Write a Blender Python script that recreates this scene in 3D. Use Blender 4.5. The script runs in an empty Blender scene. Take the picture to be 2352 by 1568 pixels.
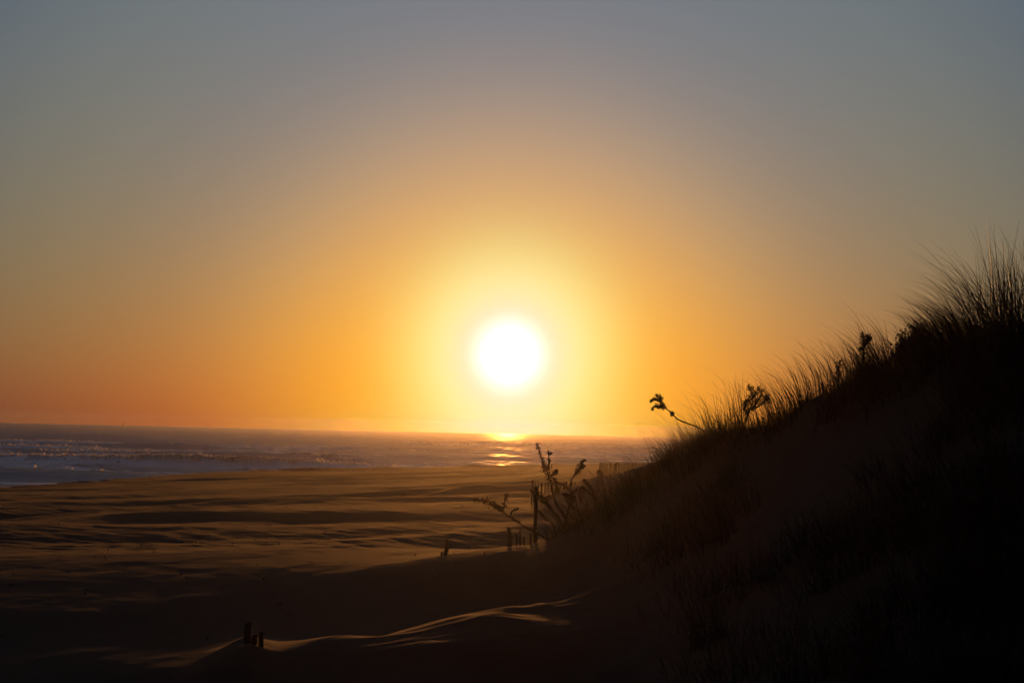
import bpy, math, random
import numpy as np
R = math.radians
scn = bpy.context.scene
COL = scn.collection

SUN_E = 1.6
NISH = 0.006
SKYW = [(0.1873, 0.7918, 0.6393), (0.2727, -0.9179, 0.1529), (-0.0423, 1.3942, 0.5882), (-0.3073, -0.6843, -0.1754), (1.3950, 1.1353, -0.0113), (-0.6089, -0.7648, 0.0693), (0.9416, 0.6883, -0.1665), (-0.4678, -0.4798, 0.3586), (0.1950, 0.0619, -0.1586), (-0.3568, -0.4971, 0.4361), (-0.9730, -0.2172, -0.1642), (-0.7060, -0.3782, -0.0539), (-0.0921, -0.0020, 0.0061), (-0.4730, 0.1962, 0.1370), (-0.0607, 0.1188, -0.0593), (-0.6932, -0.3308, 0.0756), (-0.3045, -0.1314, 0.2084), (0.1400, 0.1600, 0.2500)]
HAZE_DENSITY = 6.8e-5
HAZE_G = 0.90

# ------------------------------------------------------------------ camera
CAM_H = 4.0                     # eye above the water; the sand here lies about two metres up
PITCH, ROLL = R(2.61), R(1.266)
FPX = 1910.8                    # focal length in pixels of a 1024 wide frame
cd = bpy.data.cameras.new('camera'); cam = bpy.data.objects.new('camera', cd); COL.objects.link(cam)
cd.sensor_width = 36.0; cd.lens = 36.0 * FPX / 1024.0; cd.clip_start = 0.1; cd.clip_end = 20000
cp, sp_, cr, sr = math.cos(PITCH), math.sin(PITCH), math.cos(ROLL), math.sin(ROLL)
from mathutils import Matrix, Vector
right = Vector((cr, -sp_*sr, cp*sr)); up = Vector((-sr, -sp_*cr, cp*cr)); fwd = Vector((0, cp, sp_))
m = Matrix.Identity(4)
for i in range(3):
    m[i][0] = right[i]; m[i][1] = up[i]; m[i][2] = -fwd[i]
m[2][3] = CAM_H
cam.matrix_world = m
scn.camera = cam

# ------------------------------------------------------------------ sun, sky, exposure
SUN_EL, SUN_AZ = R(2.21), R(-0.07)
SUN = Vector((math.sin(SUN_AZ)*math.cos(SUN_EL), math.cos(SUN_AZ)*math.cos(SUN_EL), math.sin(SUN_EL)))
sd = bpy.data.lights.new('sun', 'SUN'); so = bpy.data.objects.new('sun', sd); COL.objects.link(so)
sd.energy = SUN_E; sd.angle = R(0.5); sd.color = (1.0, 0.36, 0.07)
so.rotation_euler = (-SUN).to_track_quat('-Z', 'Y').to_euler()
scn.view_settings.view_transform = 'Standard'; scn.view_settings.look = 'None'
scn.view_settings.exposure = 0.0; scn.view_settings.gamma = 1.0; scn.view_settings.use_curve_mapping = False

world = bpy.data.worlds.new('World'); scn.world = world; world.use_nodes = True
NT = world.node_tree; bg = NT.nodes['Background']
def wn(t, **k):
    n = NT.nodes.new(t)
    for a, b in k.items(): setattr(n, a, b)
    return n
def wl(a, b): NT.links.new(a, b)
def wmath(op, a, b=None):
    n = wn('ShaderNodeMath', operation=op)
    for i, v in enumerate((a, b)):
        if v is None: continue
        if isinstance(v, (int, float)): n.inputs[i].default_value = v
        else: wl(v, n.inputs[i])
    return n.outputs[0]
nish = wn('ShaderNodeTexSky', sky_type='NISHITA', sun_disc=False)
nish.sun_elevation = SUN_EL; nish.sun_rotation = SUN_AZ
tc = wn('ShaderNodeTexCoord')
sep = wn('ShaderNodeSeparateXYZ'); wl(tc.outputs['Generated'], sep.inputs[0])
el = wmath('MULTIPLY', wmath('ARCSINE', wmath('MINIMUM', wmath('MAXIMUM', sep.outputs[2], 0.0), 1.0)), 57.29578)
crs = wn('ShaderNodeVectorMath', operation='CROSS_PRODUCT'); wl(tc.outputs['Generated'], crs.inputs[0]); crs.inputs[1].default_value = SUN
crl = wn('ShaderNodeVectorMath', operation='LENGTH'); wl(crs.outputs[0], crl.inputs[0])
dt = wn('ShaderNodeVectorMath', operation='DOT_PRODUCT'); wl(tc.outputs['Generated'], dt.inputs[0]); dt.inputs[1].default_value = SUN
th = wmath('MULTIPLY', wmath('ARCTAN2', crl.outputs['Value'], dt.outputs['Value']), 57.29578)
def gauss(t, p=2):
    return wmath('EXPONENT', wmath('MULTIPLY', wmath('POWER', wmath('MULTIPLY', th, 1.0/t), float(p)), -1.0))
def fall(x, t): return wmath('EXPONENT', wmath('MULTIPLY', x, -1.0/t))
def onem(x): return wmath('SUBTRACT', 1.0, x)
def mul(a, b): return wmath('MULTIPLY', a, b)
# the sun's white core, the aureole round it, the orange band on the horizon and the greyer sky above
terms = [gauss(1.02, 3.6)] + [gauss(t) for t in (1.7, 2.7, 4.2, 6.5, 9, 14)]
terms += [mul(fall(el, e), gauss(18)) for e in (2.5, 6)]
thin = wmath('MINIMUM', 1.0, wmath('DIVIDE', .1294, wmath('MAXIMUM', el, .01)))      # added sky term that cancels the haze volume's glow low on the horizon
terms += [mul(thin, gauss(t)) for t in (2.5, 5, 9, 18)]
terms += [mul(fall(el, 1.0), gauss(t)) for t in (5, 18)]
terms += [mul(onem(fall(el, 5)), gauss(10)), mul(onem(fall(el, 5)), gauss(20)), mul(onem(fall(el, 9)), fall(th, 32))]
terms = list(zip(terms, SKYW))
acc = wn('ShaderNodeVectorMath', operation='SCALE'); wl(nish.outputs[0], acc.inputs[0]); acc.inputs[3].default_value = NISH
cur = acc.outputs[0]
for f, c in terms:
    s = wn('ShaderNodeVectorMath', operation='SCALE'); s.inputs[0].default_value = c; wl(f, s.inputs[3])
    a = wn('ShaderNodeVectorMath', operation='ADD'); wl(cur, a.inputs[0]); wl(s.outputs[0], a.inputs[1]); cur = a.outputs[0]
lo = wn('ShaderNodeVectorMath', operation='MAXIMUM'); wl(cur, lo.inputs[0]); lo.inputs[1].default_value = (.002, .002, .002)
wl(lo.outputs[0], bg.inputs[0]); bg.inputs[1].default_value = 1.0
world.cycles.sampling_method = 'MANUAL'; world.cycles.sample_map_resolution = 1024
scn.cycles.volume_bounces = 0; scn.cycles.max_bounces = 5
scn.cycles.use_denoising = True

# ------------------------------------------------------------------ helpers
rng = np.random.default_rng(11); random.seed(5)
def horizon_y(px): return 960.3 + 0.0221*px
def az_of(px): return math.atan((px-1176)/4389.0)
def ground_z(px, py, D):
    """height that a thing D metres away has when it is seen (py - horizon) below the horizon"""
    return CAM_H - (py-horizon_y(px))/4389.0*D
def place(px, py, D):
    """a point D metres from the camera's foot, in the direction of a point of a 2352 px wide sketch"""
    dep = (py-horizon_y(px))/4389.0; a = az_of(px)
    return Vector((D*math.sin(a), D*math.cos(a), CAM_H - dep*D))

_lat = rng.random((256, 256)).astype(np.float64)
def vnoise(x, y):
    xi = np.floor(x).astype(int); yi = np.floor(y).astype(int); fx = x-xi; fy = y-yi
    fx = fx*fx*fx*(fx*(fx*6-15)+10); fy = fy*fy*fy*(fy*(fy*6-15)+10)
    a = _lat[xi & 255, yi & 255]; b = _lat[(xi+1) & 255, yi & 255]; c = _lat[xi & 255, (yi+1) & 255]; d = _lat[(xi+1) & 255, (yi+1) & 255]
    return ((a*(1-fx)+b*fx)*(1-fy) + (c*(1-fx)+d*fx)*fy)*2-1
def fbm(x, y, o=4, g=.5):
    s = 0; a = 1; t = 0
    for i in range(o):
        s = s + a*vnoise(x*2**i+17.3*i, y*2**i+31.7*i); t += a; a *= g
    return s/t
def sstep(a, b, x):
    t = np.clip((x-a)/(b-a), 0, 1); return t*t*(3-2*t)

def mat(name, col, rough=.8, spec=.3, noise=None):
    mt = bpy.data.materials.new(name); mt.use_nodes = True
    nt = mt.node_tree; p = nt.nodes['Principled BSDF']
    p.inputs['Base Color'].default_value = (*col, 1); p.inputs['Roughness'].default_value = rough
    p.inputs['Specular IOR Level'].default_value = spec
    if noise:                                    # (scale, second colour, bump strength, bump distance, stretch)
        sc, c2, bs, bd, st = noise
        tcn = nt.nodes.new('ShaderNodeTexCoord'); mp = nt.nodes.new('ShaderNodeMapping'); mp.inputs['Scale'].default_value = st
        nz = nt.nodes.new('ShaderNodeTexNoise'); nz.inputs['Scale'].default_value = sc; nz.inputs['Detail'].default_value = 6
        nt.links.new(tcn.outputs['Object'], mp.inputs[0]); nt.links.new(mp.outputs[0], nz.inputs[0])
        mx = nt.nodes.new('ShaderNodeMix'); mx.data_type = 'RGBA'
        mx.inputs['A'].default_value = (*col, 1); mx.inputs['B'].default_value = (*c2, 1)
        nt.links.new(nz.outputs['Fac'], mx.inputs['Factor']); nt.links.new(mx.outputs['Result'], p.inputs['Base Color'])
        bp = nt.nodes.new('ShaderNodeBump'); bp.inputs['Strength'].default_value = bs; bp.inputs['Distance'].default_value = bd
        nt.links.new(nz.outputs['Fac'], bp.inputs['Height']); nt.links.new(bp.outputs[0], p.inputs['Normal'])
    return mt
def mesh_obj(name, v, f, material, parent=None, smooth=True):
    """v (n,3) array, f (m,3|4) array -> one mesh object"""
    me = bpy.data.meshes.new(name); v = np.asarray(v, np.float32); f = np.asarray(f, np.int32); k = f.shape[1]
    me.vertices.add(len(v)); me.vertices.foreach_set('co', v.ravel())
    me.loops.add(f.size); me.loops.foreach_set('vertex_index', f.ravel())
    me.polygons.add(len(f)); me.polygons.foreach_set('loop_start', np.arange(0, f.size, k, dtype=np.int32))
    me.polygons.foreach_set('loop_total', np.full(len(f), k, np.int32))
    me.update(calc_edges=True); me.polygons.foreach_set('use_smooth', np.full(len(f), smooth)); me.materials.append(material)
    o = bpy.data.objects.new(name, me); COL.objects.link(o)
    if parent is not None: o.parent = parent
    return o
def tag(o, label, cat, group=None):
    o['label'] = label; o['category'] = cat
    if group: o['group'] = group
    return o
def empty(name, loc, label, cat, group=None):
    o = bpy.data.objects.new(name, None); COL.objects.link(o); o.location = loc; o.empty_display_size = .2
    return tag(o, label, cat, group)

# ------------------------------------------------------------------ the lie of the land
ang = lambda pxs: [az_of(p) for p in pxs]
BERM = (ang([-1500, -500, 0, 218, 312, 437, 625, 900, 1180, 1500, 2352, 4000]), [52, 70, 84.6, 93.5, 101, 112, 123, 137, 154, 182, 262, 300])
def berm(a): return np.interp(a, *BERM)
R_T, Z_T = [0, 8, 16, 20, 23, 27, 33, 40, 47, 64], [1.1, 1.1, 1.14, 1.19, 1.26, 1.43, 1.63, 1.60, 1.53, 1.40]
CREST_PX = [1195, 1250, 1330, 1400, 1480, 1520, 1560, 1640, 1740, 1800, 1870, 1960, 2050, 2160, 2352, 2700, 3300, 4500]
CREST_PY = [1262, 1240, 1207, 1160, 1108, 1073, 1040, 1008, 985, 962, 915, 885, 848, 805, 778, 770, 800, 800]
CREST_D = [34.5, 34, 33, 32, 30.5, 30, 29, 28, 27, 26.5, 25.5, 24.5, 23.5, 22.5, 21, 18.5, 15, 12]
CA = np.array(ang(CREST_PX)); CD = np.array(CREST_D, float)
CZ = np.array([ground_z(p, q, d) for p, q, d in zip(CREST_PX, CREST_PY, CREST_D)])
def sinterp(x, xs, ys, w):
    return sum(k*np.interp(x+d*w, xs, ys) for d, k in ((-1, .1), (-.66, .15), (-.33, .16), (0, .18), (.33, .16), (.66, .15), (1, .1)))
def base_height(x, y):
    r = np.hypot(x, y); a = np.arctan2(x, y); rb = berm(a)
    z = sinterp(r, R_T, Z_T, 3.0)
    t = np.clip((r-55)/(rb-55+1e-6), 0, 1); far = 1.45 + (1.0-1.45)*t
    z = np.where(r > 55, far, z)
    z = z + .07*np.exp(-((r-rb+2.5)/3.5)**2)                         # the low lip of the berm
    z = np.where(r > rb, 1.0 - (r-rb)*.07, z)
    # dry sand thrown into long low swells, roughly along the shore
    ca, sa = math.cos(R(24)), math.sin(R(24))
    v = x*ca - y*sa; u = x*sa + y*ca
    wob = 2.2*fbm(u*.03+4, v*.05, 3)
    env = sstep(12, 24, r)*(1-sstep(rb-4, rb+2, r))*(1-.20*sstep(36, 46, r))
    env2 = env*(.25+.75*sstep(29, 38, r))
    z = z + env2*(.06*fbm(u*.025+9, (v+wob)*.30, 3, .5) + .10*fbm(u*.02+90, (v+wob)*.12, 2))
    # swales across the view
    w2 = 3*fbm(x*.05+3, y*.02+8, 2)
    z = z + env2*.21*fbm(u*.02+50, (y+w2-.75*x)*.13+11, 3)*(1-.5*sstep(50, 100, r))
    fr = sstep(35, 40, r)*(1-sstep(rb-16, rb-5, r))*(1-sstep(-1, 3, np.degrees(a))*.6)
    pb = x*math.cos(R(23)) - y*math.sin(R(23))
    z = z + fr*np.clip(.55+1.1*fbm(u*.035+60, v*.12, 2), 0, 1.2)*.14*np.sin(2*np.pi*(pb+.5*w2+.5*wob)/4.6)
    # footprints, hummocks and wrack
    rough = sstep(-.25, .35, fbm(x*.07+33, y*.10, 2))
    z = z + env*rough*(.02*fbm(x*.6, y*1.0, 4) + .020*fbm(x*2.2, y*2.4, 2)) + .008*fbm(x*1.9+y*.3, y*1.2, 3)
    z = z + .016*env*fbm(u*.25+7, v*1.1+2, 3)
    z = z + .20*np.exp(-((r-rb+.8)/2.0)**2)*np.clip(fbm(x*.45+7, y*.3, 4, .6), -.12, 1)
    z = z - .30*(1-sstep(-9.5, -6, np.degrees(a)))*(1-sstep(13, 27, r))*sstep(-30, -20, np.degrees(a))
    # two wheel ruts running away along the beach
    for k, off in enumerate((0, 1.9)):
        px0 = x - (-13.6+off + (y-49)*(14.2/57) + .6*fbm(y*.05, y*0+k*0+2, 2))
        z = z - .11*np.exp(-(px0/.35)**2)*sstep(30, 45, y)*(1-sstep(rb-12, rb-4, r)) + .06*np.exp(-((px0-.7)/.4)**2)*sstep(30, 45, y)*(1-sstep(rb-12, rb-4, r))
    # hummock crests in front
    A = np.degrees(a)
    rA = 21.2 - .03*A - .9*sstep(-5.5, -3.5, A) + .25*np.sin(A*.9)
    hA = sinterp(A, [-16, -12, -9, -6.2, -4, 0, 2, 4.5, 7], [.06, .09, .17, .29, .48, .66, .58, .15, .0], 1.8) + .20*np.exp(-((A+7.7)/.8)**2)*(1+.3*fbm(x*1.5, y*1.5, 2))
    dA = r-rA; pl = sinterp(A, [-7, -4.5, -2, 0, 5], [.0, .1, 1.6, 2.2, 2.2], 1.2); dA = np.where(dA > 0, np.maximum(dA-pl, 0), dA)
    z = z + hA*np.where(dA < 0, np.exp(-(dA/1.6)**2), np.exp(-(dA/sinterp(A, [-9, -6.5, -4.5, -1], [2.0, 1.8, 1.9, 2.2], 1))**2)) * (1+.12*fbm(x*.9, y*.7+3, 2))
    rB = 33.4 + .30*A + .3*np.sin(A*.7+1)
    hB = sinterp(A, [-20, -12, -8, -4, -1, 1, 2.4, 3.4], [.0, .02, .06, .14, .26, .33, .12, 0], .7)
    dB = r-rB
    z = z + hB*np.where(dB < 0, np.exp(-(dB/3.6)**2), np.exp(-(dB/2.8)**2))
    z = z + .035*sstep(-7, -3, A)*np.exp(-((r-20.6)/1.8)**2)*fbm(x*.8+y*.5, y*2.6-x*.5, 3) + .05*np.exp(-((A-.2)/1.6)**2)*np.exp(-((r-31)/3.5)**2)*fbm(x*1.2+y*.3, y*1.1-x*.4, 3)
    return z
def dune_height(x, y):
    """extra height of the foredune on the right, its mound beyond, above the base"""
    r = np.hypot(x, y); a = np.arctan2(x, y)
    zb = base_height(x, y)
    rc = sinterp(a, CA, CD, .008); zc = sinterp(a, CA, CZ, .006)
    on = sstep(CA[0], CA[2], a)
    r0 = rc*.42 - 0.5 + 4.5*(1-sstep(CA[0], CA[7], a))
    t = np.clip((r-r0)/(rc-r0), 0, 1)
    prof = .55*t + .45*t*t
    lump = .22*fbm(x*.55+5, y*.35, 3)*np.sin(np.pi*np.clip(t, 0, 1)) + .05*fbm(x*2+5, y*1.6, 3)*np.sin(np.pi*np.clip(t, 0, 1))
    zd = zb + (zc-zb)*prof + lump*on
    back = zc - .10*(r-rc) - .004*(r-rc)**2 + .10*fbm(x*.4, y*.4, 3)*sstep(0, 4, r-rc)
    zd = np.where(r > rc, np.minimum(back, zc+.02), np.minimum(zd, zc + .03 + 0*r))
    k = sstep(CA[0], CA[1], a)
    h1 = np.maximum(zd-zb, 0)*k
    # mound farther on, where the slatted fences stand
    hm = np.interp(a, ang([1225, 1262, 1300, 1383, 1468, 1560, 1800, 2400, 4500]), [0, .42, .62, .98, 1.30, 1.65, 1.9, 2.1, 2.1])
    pm = sstep(50, 66, r)*(1-sstep(108, 128, r))*np.interp(r, [66, 76, 90, 104], [1, .6, .25, .2])
    h2 = hm*pm*(1+.10*fbm(x*.25, y*.18+6, 3))
    return np.maximum(h1, h2)
def height(x, y): return base_height(x, y) + dune_height(x, y)
def hz(x, y): return float(height(np.array([float(x)]), np.array([float(y)]))[0])
def on_ground(px, D, sink=0.0):
    a = az_of(px); x, y = D*math.sin(a), D*math.cos(a)
    return Vector((x, y, hz(x, y)-sink))

def polar_grid(azs, rs):
    A, RR = np.meshgrid(azs, rs); return RR*np.sin(A), RR*np.cos(A)
def grid_faces(nr, nc, wrap=False):
    i = np.arange(nr-1)[:, None]*nc + np.arange(nc-1)[None, :]
    return np.stack([i, i+1, i+1+nc, i+nc], -1).reshape(-1, 4)[:, ::-1]

# sand
sand = mat('dry_sand', (.108, .085, .066), .95, .02, (6.0, (.145, .115, .088), .12, .02, (1, .8, 1)))
nt = sand.node_tree; P = nt.nodes['Principled BSDF']
nz2 = nt.nodes.new('ShaderNodeTexNoise'); nz2.inputs['Scale'].default_value = 2.2; nz2.inputs['Detail'].default_value = 8; nz2.inputs['Distortion'].default_value = .6
mp2 = nt.nodes.new('ShaderNodeMapping'); mp2.inputs['Scale'].default_value = (.35, 1.6, 1); mp2.inputs['Rotation'].default_value = (0, 0, R(18))
tc2 = nt.nodes.new('ShaderNodeTexCoord'); nt.links.new(tc2.outputs['Object'], mp2.inputs[0]); nt.links.new(mp2.outputs[0], nz2.inputs[0])
b2 = nt.nodes.new('ShaderNodeBump'); b2.inputs['Strength'].default_value = .14; b2.inputs['Distance'].default_value = .05
nt.links.new(nz2.outputs['Fac'], b2.inputs['Height'])
old = P.inputs['Normal'].links[0].from_node; nt.links.new(b2.outputs[0], old.inputs['Normal'])

azs = np.concatenate([np.radians(np.arange(-180, -21, 3.0)), np.radians(np.linspace(-19.5, 19.5, 600)), np.radians(np.arange(21, 181, 3.0))])
rs = np.concatenate([np.linspace(.5, 11.7, 26), 12*np.exp(np.arange(0, 1.62, .0034)), 60.8*np.exp(np.arange(0, 1.7, .0072))])
X, Y = polar_grid(azs, rs)
DH = dune_height(X, Y); Z = base_height(X, Y) + DH
Vt = np.stack([X, Y, Z], -1).reshape(-1, 3); Ft = grid_faces(len(rs), len(azs))
isd = (DH > .12).reshape(-1)[Ft].mean(1) >= .5
def submesh(name, mask):
    f = Ft[mask]; u, inv = np.unique(f.ravel(), return_inverse=True)
    o = mesh_obj(name, Vt[u], inv.reshape(-1, 4), sand); o['kind'] = 'structure'; return o
submesh('beach', ~isd); submesh('sand_dune', isd)

# ------------------------------------------------------------------ the sea
sea_m = mat('sea_water', (.028, .022, .018), .33, .5); sea_m.node_tree.nodes['Principled BSDF'].inputs['IOR'].default_value = 1.33
nt = sea_m.node_tree; P = nt.nodes['Principled BSDF']
tcs = nt.nodes.new('ShaderNodeTexCoord'); mps = nt.nodes.new('ShaderNodeMapping'); mps.inputs['Scale'].default_value = (.6, 1.0, 1); mps.inputs['Rotation'].default_value = (0, 0, R(-8))
nzs = nt.nodes.new('ShaderNodeTexNoise'); nzs.inputs['Scale'].default_value = .9; nzs.inputs['Detail'].default_value = 8; nzs.inputs['Roughness'].default_value = .62
nt.links.new(tcs.outputs['Object'], mps.inputs[0]); nt.links.new(mps.outputs[0], nzs.inputs[0])
geo = nt.nodes.new('ShaderNodeNewGeometry')
def vm(op, a, b):                                       # wind chop: facets tilted every way, the same at any distance
    n = nt.nodes.new('ShaderNodeVectorMath'); n.operation = op
    nt.links.new(a, n.inputs[0])
    if isinstance(b, tuple): n.inputs[1].default_value = b
    else: nt.links.new(b, n.inputs[1])
    return n.outputs[0]
til = vm('MULTIPLY', vm('SUBTRACT', nzs.outputs['Color'], (.5, .5, .5)), (.36, .42, 0))
til_s = nt.nodes.new('ShaderNodeVectorMath'); til_s.operation = 'SCALE'; nt.links.new(til, til_s.inputs[0]); til_s.inputs[3].default_value = 1.0; til = til_s.outputs[0]
nn = nt.nodes.new('ShaderNodeVectorMath'); nn.operation = 'NORMALIZE'; nt.links.new(vm('ADD', geo.outputs['Normal'], til), nn.inputs[0])
nt.links.new(nn.outputs[0], P.inputs['Normal'])
at = nt.nodes.new('ShaderNodeAttribute'); at.attribute_name = 'foam'
nf = nt.nodes.new('ShaderNodeTexNoise'); nf.inputs['Scale'].default_value = 1.3; nf.inputs['Detail'].default_value = 7; nt.links.new(mps.outputs[0], nf.inputs[0])
def nmath(nt, op, a, b=None, clamp=False):
    n = nt.nodes.new('ShaderNodeMath'); n.operation = op; n.use_clamp = clamp
    for i, v in enumerate((a, b)):
        if v is None: continue
        if isinstance(v, (int, float)): n.inputs[i].default_value = v
        else: nt.links.new(v, n.inputs[i])
    return n.outputs[0]
fm = nmath(nt, 'MULTIPLY', nmath(nt, 'SUBTRACT', nmath(nt, 'ADD', at.outputs['Fac'], nf.outputs['Fac']), 1.02), 4.0, True)
mx = nt.nodes.new('ShaderNodeMix'); mx.data_type = 'RGBA'; mx.inputs['A'].default_value = (.04, .027, .02, 1); mx.inputs['B'].default_value = (.85, .78, .70, 1)
nt.links.new(fm, mx.inputs['Factor']); nt.links.new(mx.outputs['Result'], P.inputs['Base Color'])
nt.links.new(nmath(nt, 'ADD', nmath(nt, 'MULTIPLY', fm, .1), .32), P.inputs['Roughness'])
nt.links.new(nmath(nt, 'ADD', 1.0, nmath(nt, 'MULTIPLY', fm, 2.2)), til_s.inputs[3])

# a rough sea seen at a grazing angle mirrors only part of the sky: most facets that show are tilted towards the eye
dif = nt.nodes.new('ShaderNodeBsdfDiffuse'); glo = nt.nodes.new('ShaderNodeBsdfGlossy'); fre = nt.nodes.new('ShaderNodeFresnel'); fre.inputs['IOR'].default_value = 1.33
nt.links.new(mx.outputs['Result'], dif.inputs['Color']); nt.links.new(nn.outputs[0], dif.inputs['Normal']); nt.links.new(nn.outputs[0], glo.inputs['Normal']); nt.links.new(nn.outputs[0], fre.inputs['Normal'])
glo.inputs['Color'].default_value = (1, 1, 1, 1); nt.links.new(nmath(nt, 'ADD', nmath(nt, 'MULTIPLY', fm, .15), .38), glo.inputs['Roughness'])
msw = nt.nodes.new('ShaderNodeMixShader'); nt.links.new(nmath(nt, 'MINIMUM', fre.outputs[0], nmath(nt, 'ADD', nmath(nt, 'MULTIPLY', fm, .28), .23)), msw.inputs[0])
nt.links.new(dif.outputs[0], msw.inputs[1]); nt.links.new(glo.outputs[0], msw.inputs[2]); nt.links.new(msw.outputs[0], nt.nodes['Material Output'].inputs['Surface'])

azw = np.concatenate([np.radians(np.arange(-75, -19, 2.0)), np.radians(np.linspace(-18, 18, 460)), np.radians(np.arange(19, 76, 2.0))])
rw = 70*np.exp(np.arange(0, 3.067, .0046))
X, Y = polar_grid(azw, rw); RR = np.hypot(X, Y); AA = np.arctan2(X, Y)
shore = RR - (berm(AA) + 14)                                   # metres beyond the waterline
surf = (.35*sstep(0, 8, shore)+.65*sstep(5, 40, shore))*(1-.55*sstep(250, 600, shore))
Zs = np.zeros_like(X); foam = np.zeros_like(X)
wx = 14*fbm(X*.012, Y*.012, 3)
for lam, amp, rot, seed in ((34, .85, -6, 1), (23, .65, 7, 2), (15, .50, -12, 3), (9, .34, 5, 4), (5.3, .06, -25, 5), (3.6, .04, 30, 6)):
    c_, s_ = math.cos(R(rot)), math.sin(R(rot))
    ph = (-(X*s_) + Y*c_ + wx*(1 if lam > 10 else .4))/lam
    crest_env = np.clip(.42+1.5*fbm(X*.9/lam/2.2+seed*9, Y*.9/lam/1.1+seed*5, 2), 0, 1.2)
    s = .5+.5*np.cos(2*np.pi*ph)
    pk = s**(4 if lam > 12 else 2)
    fade = np.exp(-(RR*.0008*30/lam))
    Zs += amp*surf*crest_env*(pk-.25)*(.35+.65*fade)
    if lam > 8: foam = np.maximum(foam, pk*crest_env*(1-.75*sstep(120, 420, shore))*sstep(.15, .55, fbm(X*.02+seed, Y*.05+seed*3, 3)+.25))
Zs += (.05+.16*np.clip(foam, 0, 1))*fbm(X*.9, Y*1.1, 3)*surf
patch = sstep(.05, .4, fbm(X*.022+40, Y*.075+3, 4)+.25*fbm(X*.2, Y*.3, 2))
foam = np.maximum(foam, .8*patch*(1-sstep(30, 260, shore)))
foam = np.maximum(foam, .9*(1-sstep(3, 16, shore)))
foam *= 1-.9*sstep(400, 700, shore)
Zs *= (1-sstep(900, 1400, RR))
Zs = np.where(shore < 0, Zs*0, Zs)
sea = mesh_obj('sea', np.stack([X, Y, Zs], -1).reshape(-1, 3), grid_faces(len(rw), len(azw)), sea_m)
sea['kind'] = 'structure'
fa = sea.data.attributes.new('foam', 'FLOAT', 'POINT'); fa.data.foreach_set('value', (foam*1.25).astype(np.float32).ravel())

# spray and froth thrown up along the breaking crests
foam_m = bpy.data.materials.new('sea_froth'); foam_m.use_nodes = True; nt = foam_m.node_tree; P = nt.nodes['Principled BSDF']
P.inputs['Base Color'].default_value = (.8, .8, .8, 1); P.inputs['Roughness'].default_value = .7
trl = nt.nodes.new('ShaderNodeBsdfTranslucent'); trl.inputs['Color'].default_value = (.8, .8, .8, 1)
ms = nt.nodes.new('ShaderNodeMixShader'); ms.inputs[0].default_value = .45
nt.links.new(P.outputs[0], ms.inputs[1]); nt.links.new(trl.outputs[0], ms.inputs[2]); nt.links.new(ms.outputs[0], nt.nodes['Material Output'].inputs[0])
cand = np.argwhere((foam > .45) & (Zs > .22) & (shore > 3) & (shore < 330) & (np.abs(AA) < R(17)))
wgt = (Zs[cand[:, 0], cand[:, 1]]**4)*RR[cand[:, 0], cand[:, 1]]; pick = cand[rng.choice(len(cand), 7500, p=wgt/wgt.sum())]
cx_, cy_, cz_ = X[pick[:, 0], pick[:, 1]], Y[pick[:, 0], pick[:, 1]], Zs[pick[:, 0], pick[:, 1]]
c = np.repeat(np.stack([cx_, cy_, cz_+.02], -1), 3, 0) + rng.normal(0, 1, (len(pick)*3, 3))*np.array([.35, .2, .05])
sz = (.02+.15*rng.uniform(0, 1, len(c))**2.5)[:, None]
q1 = rng.normal(0, 1, c.shape); q1 /= np.linalg.norm(q1, axis=1, keepdims=True); q2 = np.cross(q1, rng.normal(0, 1, c.shape)); q2 /= np.linalg.norm(q2, axis=1, keepdims=True)
Vf = np.stack([c-q1*sz, c+q2*sz, c+q1*sz, c-q2*sz], 1).reshape(-1, 3); Ff = np.arange(len(Vf)).reshape(-1, 4)
fo = mesh_obj('sea_foam', Vf, Ff, foam_m, smooth=False); fo['kind'] = 'stuff'; tag(fo, 'white froth and spray along the tops of the breaking waves', 'foam')

# ------------------------------------------------------------------ haze volume, added partly to stand in for lens glare over sea and sand
hm_ = bpy.data.materials.new('glare_haze'); hm_.use_nodes = True; nt = hm_.node_tree
for n in list(nt.nodes):
    if n.type != 'OUTPUT_MATERIAL': nt.nodes.remove(n)
pv = nt.nodes.new('ShaderNodeVolumePrincipled'); pv.inputs['Color'].default_value = (.97, .97, .97, 1)
pv.inputs['Density'].default_value = HAZE_DENSITY; pv.inputs['Anisotropy'].default_value = HAZE_G
nt.links.new(pv.outputs[0], nt.nodes['Material Output'].inputs['Volume'])
bx = np.array([[x, y, z] for x in (-1550, 1550) for y in (-1550, 1550) for z in (-14.0, 7.5)], float)
hf = [[0, 1, 3, 2], [4, 6, 7, 5], [0, 4, 5, 1], [2, 3, 7, 6], [0, 2, 6, 4], [1, 5, 7, 3]]
hz_o = mesh_obj('haze', bx, hf, hm_, smooth=False); hz_o['kind'] = 'stuff'; tag(hz_o, 'thin warm haze, added partly to stand in for lens glare round the low sun', 'haze')

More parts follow.
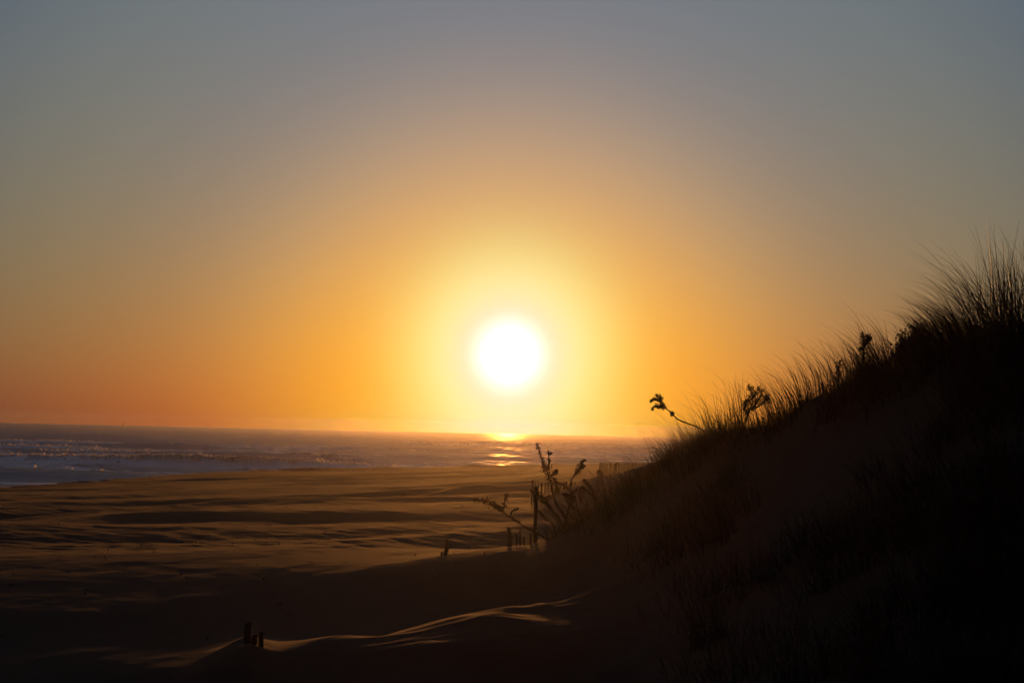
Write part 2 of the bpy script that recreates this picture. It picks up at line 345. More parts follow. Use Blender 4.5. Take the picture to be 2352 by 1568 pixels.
# ------------------------------------------------------------------ weathered wood: fences and post stumps
wood = mat('weathered_wood', (.075, .058, .045), .85, .2, (9.0, (.13, .105, .08), .7, .01, (1, 1, .12)))
wire_m = mat('rusty_wire', (.07, .045, .03), .6, .4)
def box_verts(w, d, z0, z1, lean=(0, 0), taper=1.0, top=(0, 0)):
    """a board: width w, depth d, leaning by lean, its top cut with a slant"""
    v = []
    for z, k, o in ((z0, 1, (0, 0)), (z1, taper, lean)):
        for sx, sy in ((-1, -1), (1, -1), (1, 1), (-1, 1)):
            v.append((o[0]+sx*w/2*k, o[1]+sy*d/2*k, z + (top[0]*sx+top[1]*sy if z == z1 else 0)))
    return np.array(v, float)
BF = np.array([[0, 3, 2, 1], [4, 5, 6, 7], [0, 1, 5, 4], [1, 2, 6, 5], [2, 3, 7, 6], [3, 0, 4, 7]])
def post_verts(r, h, sink, lean=(0, 0), jag=.02, n=9, rt=.92):
    """a round, slightly bent and split post stump"""
    v = []; rows = [(-sink, 1.08), (0, 1.05), (h*.33, 1.0), (h*.66, .97), (h*.97, rt), (h, rt*.86)]
    ph = random.random()*6
    for z, k in rows:
        t = max(z, 0)/h
        for i in range(n):
            a = 2*math.pi*i/n; rr = r*k*(1+.07*math.sin(3*a+ph)+.05*random.uniform(-1, 1))
            zz = z + (jag*math.sin(a+ph)+jag*.5*random.uniform(-1, 1) if z > h*.9 else 0)
            v.append((rr*math.cos(a)+lean[0]*t+.01*math.sin(5*t+ph), rr*math.sin(a)+lean[1]*t, zz))
    v.append((lean[0], lean[1], h*.985)); f = []
    for k in range(len(rows)-1):
        for i in range(n):
            j = (i+1) % n; f.append((k*n+i, k*n+j, (k+1)*n+j, (k+1)*n+i))
    c = len(v)-1; k = len(rows)-1
    for i in range(n): f.append((k*n+i, k*n+(i+1) % n, c, c))
    return np.array(v, float), f
def mesh_poly(name, v, faces, material, parent=None, smooth=False):
    faces = [tuple(dict.fromkeys(int(i) for i in f)) for f in faces]
    me = bpy.data.meshes.new(name); me.from_pydata([tuple(map(float, p)) for p in v], [], faces); me.update(); me.materials.append(material)
    if smooth: me.polygons.foreach_set('use_smooth', np.full(len(me.polygons), True))
    o = bpy.data.objects.new(name, me); COL.objects.link(o)
    if parent is not None: o.parent = parent
    return o

def lone_post(px, D, h, r, lean, label, staple=True, sink=.5, collar=False):
    e = empty('fence_post', on_ground(px, D), label, 'post', 'weathered posts of the buried dune fence')
    v, f = post_verts(r, h, sink, lean, jag=r*.45); mesh_poly('shaft', v, f, wood, e, True)
    # loops of the old fence wire still round it
    for zz in ([h*.86, h*.4] if staple else [h*.8]):
        n = 10; vv = []; ff = []
        for i in range(n):
            a = 2*math.pi*i/n
            for q in range(3):
                b = 2*math.pi*q/3; rr = r*1.08+.004+.004*math.cos(b)
                vv.append((rr*math.cos(a)+lean[0]*zz/h, rr*math.sin(a)+lean[1]*zz/h, zz+.004*math.sin(b)+.01*math.sin(a)))
        for i in range(n):
            for q in range(3):
                ff.append((i*3+q, ((i+1) % n)*3+q, ((i+1) % n)*3+(q+1) % 3, i*3+(q+1) % 3))
        mesh_poly('wire_loop', vv, ff, wire_m, e)
    return e
def px_h(n, D): return n/4389.0*D
lone_post(1240, 34.6, 1.02, .034, (-.015, 0), 'tall slim weathered post standing behind the dry goldenrod at the dune toe')
lone_post(1181.5, 35.5, px_h(44, 35.5), .038, (-.02, 0), 'short weathered post stump with nicked top, left of the tall post')
lone_post(1036, 33, px_h(37, 33), .038, (.012, .0), 'squat post stump alone on the open sand crest, with a broken sliver at its foot')
lone_post(589, 21.3, px_h(46, 21.3), .042, (-.01, 0), 'thick post stump on the nearest sand crest, tallest of the three boards and stumps there')
sliver = lambda px, D, h, w, lean, label: (lambda e: (mesh_poly('board', box_verts(w, .016, -.4, h, lean, .95, (.008, .0)), BF, wood, e), mesh_poly('tie_wire', box_verts(w+.006, .024, h*.55, h*.55+.008, (0, 0)) + np.array((lean[0]*.6, 0, 0)), BF, wire_m, e)))(empty('broken_board', on_ground(px, D), label, 'board', 'broken fence boards poking out of the sand'))
sliver(1028.5, 33, .055, .035, (-.02, 0), 'small broken sliver of board leaning at the foot of the lone post stump')
sliver(603.5, 21.2, .105, .062, (0, .01), 'low broad broken board right against the thick nearest post stump')
sliver(620.5, 21.1, .165, .055, (-.012, 0), 'narrow upright broken board standing just right of the thick nearest post stump')

def slat_fence(name, pts, n, h, label, bury, posts, lean=.012, gap=.086, group=None, wires=(.25, .6, .92), w=.037):
    """a sand fence: upright slats bound by twisted wire, following the ground along pts"""
    p0, p1 = pts; e = empty(name, (p0[0], p0[1], hz(*p0)), label, 'fence', group); base = e.location.copy()
    d = Vector((p1[0]-p0[0], p1[1]-p0[1], 0)); L = d.length; d.normalize(); ang_ = math.atan2(d.y, d.x)
    shapes = []
    for k in range(5):
        hh = h*(1+random.uniform(-.03, .03))
        v = box_verts(w*random.uniform(.85, 1.1), .010, -.5, hh, (random.uniform(-lean, lean)*2, 0), .95, (random.uniform(-.01, .01), 0))
        me = bpy.data.meshes.new('slat'); me.from_pydata([tuple(p) for p in v], [], [tuple(f) for f in BF]); me.materials.append(wood); shapes.append(me)
    tops = []
    for i in range(n):
        x = p0[0]+d.x*gap*i; y = p0[1]+d.y*gap*i
        g = hz(x, y); b = h-(bury(x, y)-g)
        if b < h-.03 and i < 120:
            o = bpy.data.objects.new('slat', random.choice(shapes)); COL.objects.link(o); o.parent = e
            o.location = (x-base.x, y-base.y, g-b-base.z + random.uniform(-.025, .02)); o.rotation_euler = (random.uniform(-.02, .02), random.uniform(-.03, .03), ang_+random.uniform(-.15, .15))
        tops.append((x, y, g-b))
    for wz in wires:
        pts_ = [Vector((x-base.x, y-base.y, z-base.z+h*wz)) for x, y, z in tops]
        vv, ff = tube(pts_, [.006]*len(pts_), 3); mesh_poly('wire', vv, ff, wire_m, e)
    for t, r, hp in posts:
        x = p0[0]+d.x*gap*n*t; y = p0[1]+d.y*gap*n*t
        v, f = post_verts(r, hp, .5, (.01, 0)); o = mesh_poly('post', v, f, wood, e, True)
        o.location = (x-base.x, y-base.y+.06, bury(x, y)+.02-hp-base.z)
    return e
def tube(pts, rad, n=5):
    v = []; f = []
    for i, p in enumerate(pts):
        a = pts[max(i-1, 0)]; b = pts[min(i+1, len(pts)-1)]; t = (b-a)
        t = t.normalized() if t.length > 1e-9 else Vector((0, 0, 1))
        u = t.cross(Vector((.13, 1, .21))).normalized(); w = t.cross(u)
        for k in range(n):
            q = 2*math.pi*k/n; v.append(p+(u*math.cos(q)+w*math.sin(q))*rad[i])
    for i in range(len(pts)-1):
        for k in range(n):
            j = (k+1) % n; f.append((i*n+k, i*n+j, (i+1)*n+j, (i+1)*n+k))
    return v, f
def xy(px, D): a = az_of(px); return (D*math.sin(a), D*math.cos(a))
# far fence on the mound, middle fence half drifted over, and the stubs by the posts
a0 = xy(1384, 103); slat_fence('sand_fence', (a0, (a0[0]+9, a0[1]+2.0)), 92, 1.22, 'far slatted sand fence standing nearly full height on the mound beyond the dune toe', lambda x, y: 2.27+.03*math.sin(x*1.3), [(0.0, .04, 1.0), (.115, .075, 1.0)], group='slatted sand fences', w=.05)
a1 = xy(1229, 64); slat_fence('sand_fence', (a1, (a1[0]+4.2, a1[1]+1.2)), 46, 1.22, 'half buried slatted sand fence with only its upper slats showing behind the goldenrod', lambda x, y: 2.24+.02*math.sin(x*3), [(0.0, .02, .62)], group='slatted sand fences', w=.042)
tipz = [.20, .21, .145, .185, .125, .1]
a2 = xy(1202.5, 35.2); slat_fence('buried_sand_fence', (a2, (a2[0]+.36, a2[1]+.02)), 5, 1.2, 'five stubby slat tips sticking out of the sand between the two posts', lambda x, y: hz(x, y)+tipz[min(5, max(0, int(round((x-a2[0])/.058))))]*1.3, [], gap=.062, wires=(), lean=.03, group='slatted sand fences', w=.032)

# ------------------------------------------------------------------ grass
def grass_mat(name, c1):
    mt = bpy.data.materials.new(name); mt.use_nodes = True; nt = mt.node_tree; p = nt.nodes['Principled BSDF']
    p.inputs['Base Color'].default_value = (*c1, 1); p.inputs['Roughness'].default_value = .45; p.inputs['Specular IOR Level'].default_value = .35
    oi = nt.nodes.new('ShaderNodeNewGeometry'); cr_ = nt.nodes.new('ShaderNodeMapRange'); cr_.inputs['To Min'].default_value = .55; cr_.inputs['To Max'].default_value = 1.5
    nt.links.new(oi.outputs['Random Per Island'], cr_.inputs['Value'])
    s = nt.nodes.new('ShaderNodeVectorMath'); s.operation = 'SCALE'; s.inputs[0].default_value = c1; nt.links.new(cr_.outputs[0], s.inputs[3]); nt.links.new(s.outputs[0], p.inputs['Base Color'])
    tr = nt.nodes.new('ShaderNodeBsdfTranslucent'); nt.links.new(s.outputs[0], tr.inputs['Color'])
    mxs = nt.nodes.new('ShaderNodeMixShader'); mxs.inputs[0].default_value = .14
    nt.links.new(p.outputs[0], mxs.inputs[1]); nt.links.new(tr.outputs[0], mxs.inputs[2]); nt.links.new(mxs.outputs[0], nt.nodes['Material Output'].inputs[0])
    return mt
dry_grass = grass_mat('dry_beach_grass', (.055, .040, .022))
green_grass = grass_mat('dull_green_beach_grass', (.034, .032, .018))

def blades(P0, L, tilt0, tilt1, az, W, seg=7, curl=1.6):
    """arched tapering blades; returns vertices and faces. angles in radians from the vertical; az = way they bow"""
    n = len(P0); t = np.linspace(0, 1, seg+1)
    T = tilt0[:, None] + (tilt1-tilt0)[:, None]*t[None, :]**curl
    step = (L/seg)[:, None]
    hx = np.concatenate([np.zeros((n, 1)), np.cumsum(np.sin(T[:, :-1])*step, 1)], 1); vz = np.concatenate([np.zeros((n, 1)), np.cumsum(np.cos(T[:, :-1])*step, 1)], 1)
    cx, sx = np.cos(az)[:, None], np.sin(az)[:, None]
    C = np.stack([P0[:, 0:1]+hx*cx, P0[:, 1:2]+hx*sx, P0[:, 2:3]+vz], -1)
    wd = W[:, None]*np.clip(1.0-.88*t**1.3, .12, 1)[None, :]
    fa = az + rng.uniform(-.9, .9, n) + np.pi/2
    off = np.stack([np.cos(fa)[:, None]*wd/2, np.sin(fa)[:, None]*wd/2, np.zeros_like(wd)], -1)
    V = np.stack([C-off, C+off], 2).reshape(-1, 3)
    b = (np.arange(n)*(seg+1)*2)[:, None]+np.arange(seg)[None, :]*2
    F = np.stack([b, b+1, b+3, b+2], -1).reshape(-1, 4)
    return V, F
WIND = math.pi          # blades bow towards -x
def crest_pt(px, back=0.0):
    a = az_of(px); D = float(sinterp(np.array([a]), CA, CD, .008)[0])+back
    return D*math.sin(a), D*math.cos(a), D
def tuft(px, back, n, rad, Lr, t1, label, wid=.0095, matl=None, spread=.5, dirn=WIND, t0=(.0, .35), seg=8, fan=None, radx=None):
    x, y, D = crest_pt(px, back); z = hz(x, y)
    e = empty('beach_grass_tuft', (x, y, z), label, 'grass tuft', 'beach grass tufts on the dune crest')
    g = rng.normal(0, 1, (n, 2))*np.array([radx or rad, rad])
    bx = x+g[:, 0]; by = y+g[:, 1]; bz = height(bx, by)-.03
    P0 = np.stack([bx-x, by-y, bz-z], -1)
    L = rng.uniform(Lr[0], Lr[1], n)*rng.uniform(.75, 1, n)
    az = dirn + rng.normal(0, spread, n)
    tt0 = rng.uniform(t0[0], t0[1], n); tt1 = rng.uniform(t1[0], t1[1], n)
    V, F = blades(P0, L, tt0, tt1, az, rng.uniform(.7, 1.3, n)*wid, seg)
    mesh_obj('blades', V, F, matl or dry_grass, e)['kind'] = 'stuff'
    m_ = n//3                                              # dead thatch at the base
    P1 = P0[rng.integers(0, n, m_)] + rng.normal(0, .03, (m_, 3))*np.array([1, 1, 0])
    V, F = blades(P1, rng.uniform(.12, .38, m_), rng.uniform(.1, .9, m_), rng.uniform(.9, 2.4, m_), rng.uniform(0, 6.28, m_), rng.uniform(.007, .012, m_), 4)
    mesh_obj('thatch', V, F, dry_grass, e)['kind'] = 'stuff'
    return e
T = [ # px, back, n, rad, length, end tilt, label
 (2275, .3, 270, .16, (.9, 1.5), (1.1, 2.15), 'largest tuft on the crest, long seed bearing blades swept to the left', dict(spread=.35, t0=(.05, .55), radx=.24, wid=.0105)),
 (2250, .5, 170, .14, (.9, 1.25), (1.5, 2.1), 'longest blades bowed over to the left, fanning from the middle of the big tufts', dict(spread=.22, t0=(.35, .75), wid=.0105)),
 (2185, .3, 150, .15, (.7, 1.15), (1.4, 2.2), 'tuft swept flat to the left below the longest blades', dict(spread=.3, t0=(.3, .8), wid=.0105)),
 (2210, .1, 150, .15, (.5, .95), (1.2, 2.1), 'tuft bowing low to the left, just under the largest tuft', dict(spread=.4, t0=(.3, .8))),
 (2330, .6, 150, .16, (.9, 1.5), (.1, .8), 'tall stiff upright tuft at the right edge of the photo', dict(spread=1.2, t0=(-.1, .25), wid=.0105)),
 (2400, .2, 120, .2, (.8, 1.25), (.5, 1.5), 'tuft cut off by the right edge of the photo, leaning in from outside', dict(spread=.8)),
 (2130, .2, 130, .2, (.35, .75), (.9, 2.1), 'scruffy tuft between the dark bush and the largest tuft', dict(spread=.8)),
 (2040, .4, 90, .16, (0.55, 1.25), (1.1, 2.0), 'tuft with a few very long arching blades, left of the dark bush', dict(spread=.45, t0=(.1, .6))),
 (1985, .1, 110, .16, (0.39, 0.96), (.5, 1.8), 'tuft wrapped round the upright goldenrod on the upper crest', dict(spread=.9)),
 (1925, .3, 90, .16, (0.39, 0.96), (.7, 1.9), 'thin tuft on the crest, left of the upright goldenrod', dict(spread=.6)),
 (1870, .2, 130, .18, (0.44, 1.02), (.7, 1.9), 'bushy tuft at the step where the crest turns steeper', dict(spread=.55)),
 (1815, .1, 110, .14, (0.44, 1.09), (1.0, 2.0), 'tuft bowed far over to the left, halfway up the crest', dict(spread=.35, t0=(.15, .5))),
 (1770, .2, 90, .14, (0.39, 0.96), (.6, 1.9), 'tuft just right of the stout bushy seed stalk', dict(spread=.6)),
 (1700, .1, 90, .14, (0.39, 1.00), (.0, .7), 'sparse upright tuft of straight blades, left of the stout bushy seed stalk', dict(spread=1.0, t0=(-.1, .3))),
 (1650, .2, 60, .12, (0.33, 0.90), (.2, 1.6), 'small tuft with a few bent over blades on the lower crest', dict(spread=.9)),
 (1600, .1, 100, .16, (0.28, 0.77), (.8, 2.0), 'tuft at the root of the long leaning goldenrod', dict(spread=.6)),
 (1555, .1, 170, .16, (0.33, 0.79), (.9, 2.1), 'dense dark tuft where the crest drops to the sea horizon', dict(spread=.5)),
 (1520, .0, 95, .14, (.4, 1.0), (1.6, 2.5), 'drooping tuft whose long blades hook down to the left over the water', dict(spread=.3, t0=(.3, .8))),
 (1475, .1, 70, .15, (.2, .6), (.6, 2.0), 'loose tuft in front of the far end of the slatted fence', dict(spread=.8)),
 (1430, .0, 60, .2, (.35, .85), (.1, 1.4), 'thin upright tuft in front of the far slatted fence', dict(spread=1.0)),
 (1385, .0, 80, .2, (.35, .85), (.3, 1.5), 'thin tuft right of the goldenrods on the low crest', dict(spread=.8, wid=.012)),
 (1330, .0, 130, .18, (.4, .95), (.9, 1.7), 'tuft fanning out level to the left from among the goldenrod stems', dict(spread=.35, t0=(.4, 1.15), wid=.013)),
 (1290, .0, 70, .15, (.2, .55), (1.0, 1.8), 'low tuft at the dune toe, behind the tall post', dict(spread=.5, t0=(.2, 1.1), wid=.013)),
]
for px, back, n, rad, Lr, t1, lab, kw in T:
    tuft(px, back, int(n*1.15), rad, Lr, t1, lab, **kw)

# named long blades: single stalks that stand out against the sky (one mesh, loose stalks of the crest)
def stray(px, n, Lr, t1, spread=.4, t0=(.0, .4)):
    x, y, D = crest_pt(px, .1); bx = x+rng.normal(0, .15, n); by = y+rng.normal(0, .15, n)
    return np.stack([bx, by, height(bx, by)-.02], -1), rng.uniform(*Lr, n), rng.uniform(*t0, n), rng.uniform(*t1, n), WIND+rng.normal(0, spread, n)

# short dense cover along the crest and ragged cover on the dune face
def cover(name, label, n, area, Lr, t0, t1, wid, seg=4, matl=None, dirs_=None):
    P0 = area(n); n = len(P0)
    az = rng.uniform(0, 2*np.pi, n) if dirs_ is None else dirs_[0]+rng.normal(0, dirs_[1], n)
    V, F = blades(P0, rng.uniform(*Lr, n), rng.uniform(*t0, n), rng.uniform(*t1, n), az, rng.uniform(.7, 1.3, n)*wid, seg)
    o = mesh_obj(name, V, F, matl or dry_grass); o['kind'] = 'stuff'; tag(o, label, 'grass'); return o
def crest_area(n, lo=1262, hi=2600, back=(-.7, .9)):
    px = rng.uniform(lo, hi, n); a = np.arctan((px-1176)/4389.0); D = sinterp(a, CA, CD, .008) + rng.uniform(*back, n)
    x, y = D*np.sin(a), D*np.cos(a)
    k = fbm(x*1.6+3, y*1.6, 2) > -.12
    x, y = x[k], y[k]; return np.stack([x, y, height(x, y)-.02], -1)
cover('crest_grass', 'short dense beach grass fringing the whole dune crest', 10500, crest_area, (.05, .27), (0, .9), (.4, 2.3), .0095, 5)
def strays_area(n): return crest_area(n, 1300, 2500, (-.2, .5))
cover('tall_grass_stalks', 'scattered long thin grass stalks rising above the crest grass', 620, strays_area, (.5, 1.3), (.05, .75), (.9, 2.5), .0078, 10, None, (WIND, .45))
def face_area(n):
    px = rng.uniform(1300, 3300, n); a = np.arctan((px-1176)/4389.0); rc = sinterp(a, CA, CD, .008)
    t = rng.uniform(0, 1, n)**.8; D = rc*(.5+.5*t)
    x, y = D*np.sin(a), D*np.cos(a)
    # the bare sand slip runs down and left from under the crest
    d = fbm(x*.55+2, y*.28+7, 3)
    py_frac = (rc-D)
    slip = np.exp(-((px-(1830-85*py_frac))/85.0)**2)*sstep(.9, 1.8, py_frac)*(1-sstep(3.5, 6.5, py_frac))
    k = (d > -.30+.9*slip+.34*sstep(4, 9, py_frac)) & (rng.uniform(0, 1, n) < .85*sstep(1270, 1560, px-16*py_frac+120*fbm(x*.9+4, y*.5, 3)))
    x, y = x[k], y[k]; return np.stack([x, y, height(x, y)-.02], -1)
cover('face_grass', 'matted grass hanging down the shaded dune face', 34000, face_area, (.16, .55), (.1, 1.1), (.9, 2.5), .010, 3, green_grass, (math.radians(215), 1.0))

cl_c = face_area(420)
def clump_area(n):
    i = rng.integers(0, len(cl_c), n); s_ = (.06+.12*((i*7919) % 97)/97.0)
    x = cl_c[i, 0]+rng.normal(0, 1, n)*s_; y = cl_c[i, 1]+rng.normal(0, 1, n)*s_
    return np.stack([x, y, height(x, y)-.03], -1)
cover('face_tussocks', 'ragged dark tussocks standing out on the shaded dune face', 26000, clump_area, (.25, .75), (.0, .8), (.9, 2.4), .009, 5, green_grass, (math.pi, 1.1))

# ------------------------------------------------------------------ goldenrod stalks gone to seed
stem_m = mat('dry_stem', (.06, .04, .022), .7, .3)
seed_m = grass_mat('seed_fluff', (.10, .062, .03))
leaf_m = grass_mat('withered_leaf', (.06, .042, .022))
def bits(centres, size, n_each):
    """little crumpled seed heads: folded quads"""
    c = np.repeat(np.asarray(centres, float), n_each, 0); n = len(c)
    c = c + rng.normal(0, .8, (n, 3))*size
    a = rng.normal(0, 1, (n, 3)); a /= np.linalg.norm(a, axis=1, keepdims=True); b = np.cross(a, rng.normal(0, 1, (n, 3))); b /= np.linalg.norm(b, axis=1, keepdims=True)
    s = rng.uniform(.35, 1.0, n)[:, None]*size; k = np.cross(a, b)*s*.5
    V = np.stack([c-a*s, c+b*s*.7+k, c+a*s, c-b*s*.7+k, c-k*1.2], 1).reshape(-1, 3)
    i = (np.arange(n)*5)[:, None]; F = np.concatenate([i+np.array([[0, 1, 4]]), i+np.array([[1, 2, 4]]), i+np.array([[2, 3, 4]]), i+np.array([[3, 0, 4]])], 0)
    return V, F
def smooth_path(pts, k=5):
    out = []
    for i in range(len(pts)-1):
        p0 = pts[max(i-1, 0)]; p1 = pts[i]; p2 = pts[i+1]; p3 = pts[min(i+2, len(pts)-1)]
        for j in range(k):
            t = j/k; out.append(.5*((2*p1)+(p2-p0)*t+(2*p0-5*p1+4*p2-p3)*t*t+(3*p1-p0-3*p2+p3)*t**3))
    out.append(pts[-1]); return out
def goldenrod(root_px, D, stems, label, name='goldenrod', cat='dry plant', r0=.007, group='goldenrod stalks gone to seed', depth=.25):
    """stems: list of (points in the 2352 sketch from base to tip, [(t0, t1, density, size)]); drawn at distance D with its own depth to each branch"""
    base = place(*root_px, D); e = empty(name, base, label, cat, group)
    allc = []; leafc = []
    for pts, heads in stems:
        dz = random.uniform(-depth, depth)
        P = [place(px, py, D + dz*i/max(1, len(pts)-1)) for i, (px, py) in enumerate(pts)]
        S = smooth_path(P); n = len(S)
        S = [s+Vector((random.uniform(-1, 1), random.uniform(-1, 1), random.uniform(-1, 1)))*.003 for s in S]
        v, f = tube([s-base for s in S], [max(.0055, 1.95*r0*(1-.62*i/n)) for i in range(n)], 5); mesh_poly('stem', v, f, stem_m, e, True)
        for i in range(n):
            if random.random() < .55: leafc.append(S[i]-base)
        cs = []
        for t0, t1, dens, size in heads:
            L = sum((S[i+1]-S[i]).length for i in range(n-1))*(t1-t0); m = max(4, int(L*dens*2.3))
            for _ in range(m):
                u = random.uniform(t0, t1)*(n-1); i = min(int(u), n-2); p = S[i].lerp(S[i+1], u-i)-base
                prof = .35+.65*math.sin(math.pi*min(1, max(0, ((u/(n-1))-t0)/(t1-t0+1e-6)))**.8)
                cs.append(p+Vector((random.gauss(0, 1), random.gauss(0, 1), random.gauss(0, 1)))*size*1.35*prof)
        if cs:
            V, F = bits(cs, .012, 5); mesh_obj('seed_head', V, F, seed_m, e, smooth=False)['kind'] = 'stuff'
    V, F = bits(leafc, .013, 2); mesh_obj('withered_leaves', V, F, leaf_m, e, smooth=False)['kind'] = 'stuff'
    return e
Z1 = lambda *q: [(1041.25+.27342*q[i], 918.75+.27342*q[i+1]) for i in range(0, len(q), 2)]
Z8 = lambda *q: [(1408.75+.15625*q[i], 918.75+.15625*q[i+1]) for i in range(0, len(q), 2)]
Z3 = lambda *q: [(1592.5+.3229*q[i], 673.75+.3229*q[i+1]) for i in range(0, len(q), 2)]
goldenrod((1262, 1243), 31.5, [
  (Z1(830, 1180, 760, 1130, 700, 1105, 600, 1045, 520, 990, 440, 940, 380, 890, 300, 850, 205, 843), [(.62, 1.0, 150, .028), (.15, .6, 26, .012)]),
  (Z1(440, 930, 455, 890, 465, 840, 490, 788), [(.1, .5, 120, .016), (.65, 1, 110, .012)]),
  (Z1(515, 965, 530, 935, 575, 915), [(.5, 1, 70, .008)])],
  'dry goldenrod leaning far out to the left, level seed head over the sand')
goldenrod((1320, 1205), 31, [
  (Z1(1000, 1060, 940, 940, 905, 900, 870, 820, 850, 720, 825, 640, 790, 560, 755, 480, 725, 370), [(.55, .8, 160, .030), (.8, 1, 70, .014)]),
  (Z1(822, 590, 824, 500, 818, 430), [(.0, .5, 60, .010), (.75, 1, 60, .010)]),
  (Z1(818, 458, 845, 455), [(.3, 1, 60, .006)]),
  (Z1(840, 640, 870, 620, 895, 597), [(.3, 1, 110, .012)])],
  'tallest dry goldenrod of the group, its head standing up against the bright sea')
goldenrod((1340, 1200), 30.7, [
  (Z1(1130, 1040, 1080, 930, 1060, 860, 1025, 800, 980, 740, 900, 690, 830, 640), [(.35, .8, 100, .018)]),
  (Z1(900, 740, 905, 780), [(.0, 1, 330, .034)]), (Z1(875, 660, 880, 710), [(.2, 1, 90, .012)]),
  (Z1(1020, 790, 1030, 860), [(.0, 1, 150, .022)]), (Z1(1010, 800, 950, 800), [(.2, 1, 90, .009)]),
  (Z1(1020, 780, 1068, 755), [(.7, 1, 220, .010)])],
  'dry goldenrod bent to the left with round clotted seed heads midway')
goldenrod((1330, 1215), 31.3, [
  (Z1(960, 1080, 1000, 900, 1020, 820, 1013, 690, 1048, 630, 1080, 580, 1112, 520), [(.68, 1, 130, .018)]),
  (Z1(1085, 575, 1125, 560), [(.3, 1, 100, .009)]), (Z1(1100, 520, 1128, 508), [(.2, 1, 90, .008)])],
  'dry goldenrod with one curved stem and a head tilted to the right')
goldenrod((1305, 1225), 30.4, [
  (Z1(960, 1090, 920, 1010, 850, 910, 800, 850, 740, 800, 685, 772), [(.6, 1.0, 170, .026)]),
  (Z1(860, 925, 815, 850, 840, 825), [(.5, 1, 130, .02)])],
  'dry goldenrod nodding across the top of the tall post')
goldenrod((1372, 1180), 30.2, [
  (Z1(1290, 930, 1240, 850, 1190, 760, 1165, 730, 1120, 672), [(.6, 1, 110, .018)]),
  (Z1(1190, 800, 1150, 770, 1110, 745), [(.5, 1, 70, .009)])],
  'thin dry goldenrod with small head, rightmost of the group at the dune toe')
goldenrod((1360, 1190), 30.6, [
  (Z1(1180, 1000, 1150, 930, 1150, 850), [(.2, .9, 90, .016)]), (Z1(1040, 1010, 1010, 960), [(0, 1, 150, .02)]), (Z1(1120, 980, 1110, 930), [(0, 1, 130, .015)])],
  'low broken goldenrod stub crowded in the grass under the taller stalks')
goldenrod((1612, 986), 28.3, [
  (Z8(1420, 500, 1300, 430, 1100, 350, 980, 300, 880, 210, 800, 140, 740, 80, 700, 20), [(.75, 1, 110, .012)]),
  (Z8(760, 130, 700, 110, 640, 108, 590, 150), [(.0, 1, 150, .013)]),
  (Z8(710, 30, 660, 5, 600, 5, 570, 35), [(.0, 1, 150, .011)]), (Z8(715, 20, 700, -30, 640, -60), [(.0, 1, 120, .012)]),
  (Z8(890, 225, 885, 205), [(0, 1, 200, .006)])],
  'long bare goldenrod leaning out over the horizon with a forked drooping tip')
goldenrod((1716, 975), 27.2, [
  (Z3(380, 930, 400, 860, 425, 800, 430, 740, 402, 668), [(.25, 1, 170, .030)]), (Z3(400, 880, 380, 840, 375, 800, 390, 770), [(.3, 1, 160, .018)]),
  (Z3(430, 830, 470, 770, 495, 715, 470, 690), [(.2, 1, 120, .026)]),
  (Z3(440, 830, 500, 790, 540, 755, 520, 740), [(.3, 1, 150, .020)]), (Z3(425, 760, 450, 725, 452, 712), [(.2, 1, 110, .014)])],
  'stout bushy seed stalk, thick with dark heads, on the middle of the crest', r0=.009)
goldenrod((1985, 872), 23.9, [
  (Z3(1212, 600, 1215, 520, 1216, 450, 1215, 380, 1206, 300), [(.62, 1, 130, .016), (.2, .6, 30, .01)]),
  (Z3(1216, 400, 1235, 350, 1250, 318), [(.3, 1, 130, .016)]), (Z3(1222, 390, 1255, 350, 1268, 335), [(.3, 1, 100, .013)]), (Z3(1214, 420, 1185, 410), [(.3, 1, 70, .007)])],
  'single upright goldenrod standing clear above the upper crest', r0=.009)
goldenrod((1930, 882), 24.4, [
  (Z3(1040, 640, 1042, 580, 1045, 500), [(.3, 1, 150, .018)])],
  'small dark seed stalk low on the crest, left of the upright goldenrod')

# dark twiggy bush on the crest
def bush(px, back, label, n, w, h_, lift=0.0):
    x, y, D = crest_pt(px, back); base = Vector((x, y, hz(x, y)-.05)); e = empty('beach_shrub', base, label, 'shrub', 'dark shrubs on the dune crest')
    tips = []; 
    for i in range(n):
        a = random.uniform(0, 6.28); ln = h_*random.uniform(.5, 1.05); sp = random.uniform(0, w)
        p = [Vector((0, 0, 0))+Vector((math.cos(a), math.sin(a), 0))*sp*.3, Vector((math.cos(a)*sp*.6, math.sin(a)*sp*.6, ln*.5)), Vector((math.cos(a)*sp+random.gauss(0, .03), math.sin(a)*sp, ln))]
        S = smooth_path(p, 4); v, f = tube(S, [.006*(1-.6*k/len(S)) for k in range(len(S))], 4); mesh_poly('branch', v, f, stem_m, e)
        for s in S[3:]:
            for _ in range(5): tips.append(s+Vector((random.gauss(0, 1), random.gauss(0, 1), random.gauss(0, 1)))*.035)
    V, F = bits(tips, .016, 4); mesh_obj('foliage', V, F, leaf_m, e, smooth=False)['kind'] = 'stuff'
bush(2105, .2, 'dark leafy shrub bulging from the crest below the long arching blades', 34, .26, .46)
bush(2075, .0, 'low dark shrub hugging the crest at the left foot of the leafy shrub', 20, .2, .28)

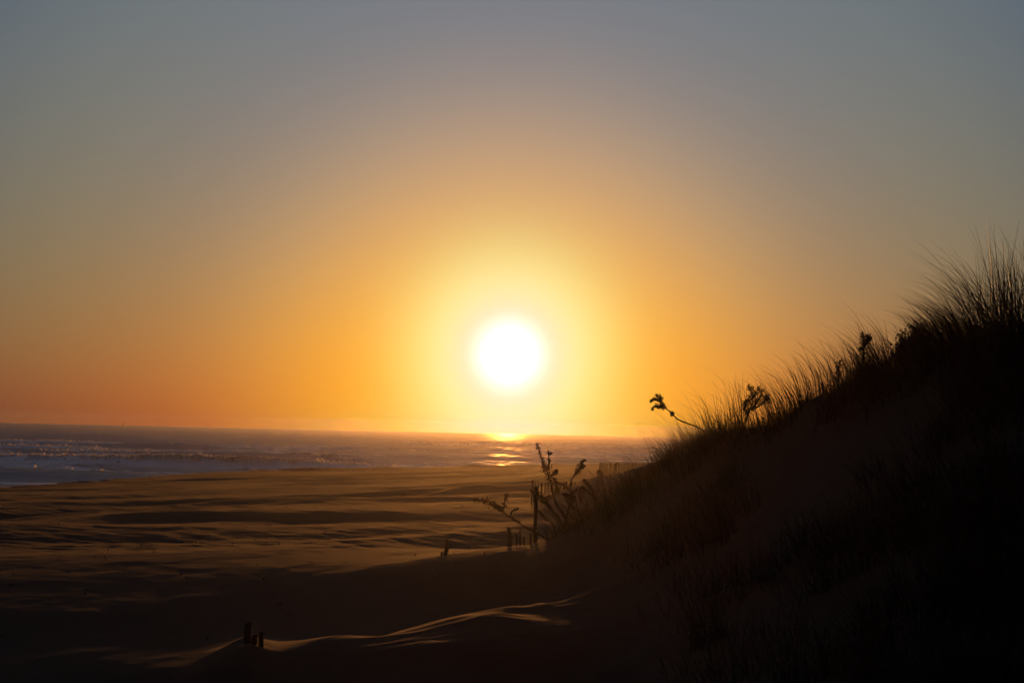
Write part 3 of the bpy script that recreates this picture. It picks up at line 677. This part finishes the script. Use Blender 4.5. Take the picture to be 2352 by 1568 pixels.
# ------------------------------------------------------------------ wrack and bits on the beach, debris on the dune face
wrack_m = mat('dry_wrack', (.035, .025, .018), .9, .2)
def wrack(n):
    c = []
    while len(c) < n:
        px = random.uniform(-200, 1250); D = random.choice((random.uniform(24, 60), random.uniform(24, 100)))
        x, y = xy(px, D)
        if float(fbm(np.array([x*.11+33]), np.array([y*.22]), 2)[0]) > .12 or random.random() < .04: c.append((x, y, hz(x, y)+.004))
    return c
V, F = bits(wrack(150), .022, 4)
w = mesh_obj('beach_wrack', V, F, wrack_m, smooth=False); w['kind'] = 'stuff'; tag(w, 'scattered seaweed scraps and twigs strewn over the open beach', 'wrack')

# marker on the sea horizon
mk = empty('channel_buoy', place(288, horizon_y(288), 1250) - Vector((0, 0, CAM_H)), 'tiny dark buoy on the sea horizon, far left of the sun', 'buoy')
buoy_m = mat('buoy_paint', (.05, .03, .03), .6, .3)
v, f = post_verts(.9, .8, .6, (0, 0), jag=.0, n=12, rt=1.0); mesh_poly('float_body', v, f, buoy_m, mk, True)
for k in range(4):
    a = k*math.pi/2+.4; vv, ff = tube([Vector((.7*math.cos(a), .7*math.sin(a), .7)), Vector((.15*math.cos(a), .15*math.sin(a), 2.6))], [.10, .08], 5); mesh_poly('tower_leg', vv, ff, buoy_m, mk)
v, f = post_verts(.28, .6, 0, (0, 0), jag=0, n=8, rt=1); o = mesh_poly('lantern', v, f, buoy_m, mk, True); o.location = (0, 0, 2.6)

for k, (rx, ry, pts_) in enumerate([(1338, 1205, (1120, 1010, 1060, 930, 1010, 870, 985, 800)), (1318, 1215, (1010, 1060, 900, 980, 820, 900, 770, 850)),
                                 (1350, 1195, (1180, 990, 1120, 880, 1105, 800, 1130, 740)), (1300, 1232, (930, 1110, 850, 1030, 790, 990, 750, 940)),
                                 (1375, 1180, (1260, 930, 1220, 830, 1225, 760)), (1400, 1160, (1330, 870, 1290, 770, 1250, 640, 1240, 600))]):
    goldenrod((rx, ry), 30.5+.3*k, [(Z1(*pts_), [(.45, 1, 70, .013)]), (Z1(*[q+(22 if i % 2 == 0 else 8)*(1 if k % 2 else -1) for i, q in enumerate(pts_[2:])]), [(.5, 1, 60, .010)])],
      ['thin twiggy goldenrod stalk, middle of the cluster at the dune toe', 'thin twiggy stalk crossing low in front of the tall post top', 'twiggy stalk under the bud of the bent goldenrod',
       'lowest short twig leaning left beside the foot of the tall post', 'twiggy stalk right beside the thin goldenrod with small head', 'bare upright twig standing right of all goldenrods, before the far fence'][k], name='dry_stalk', r0=.005, group='dry twigs among the goldenrod')
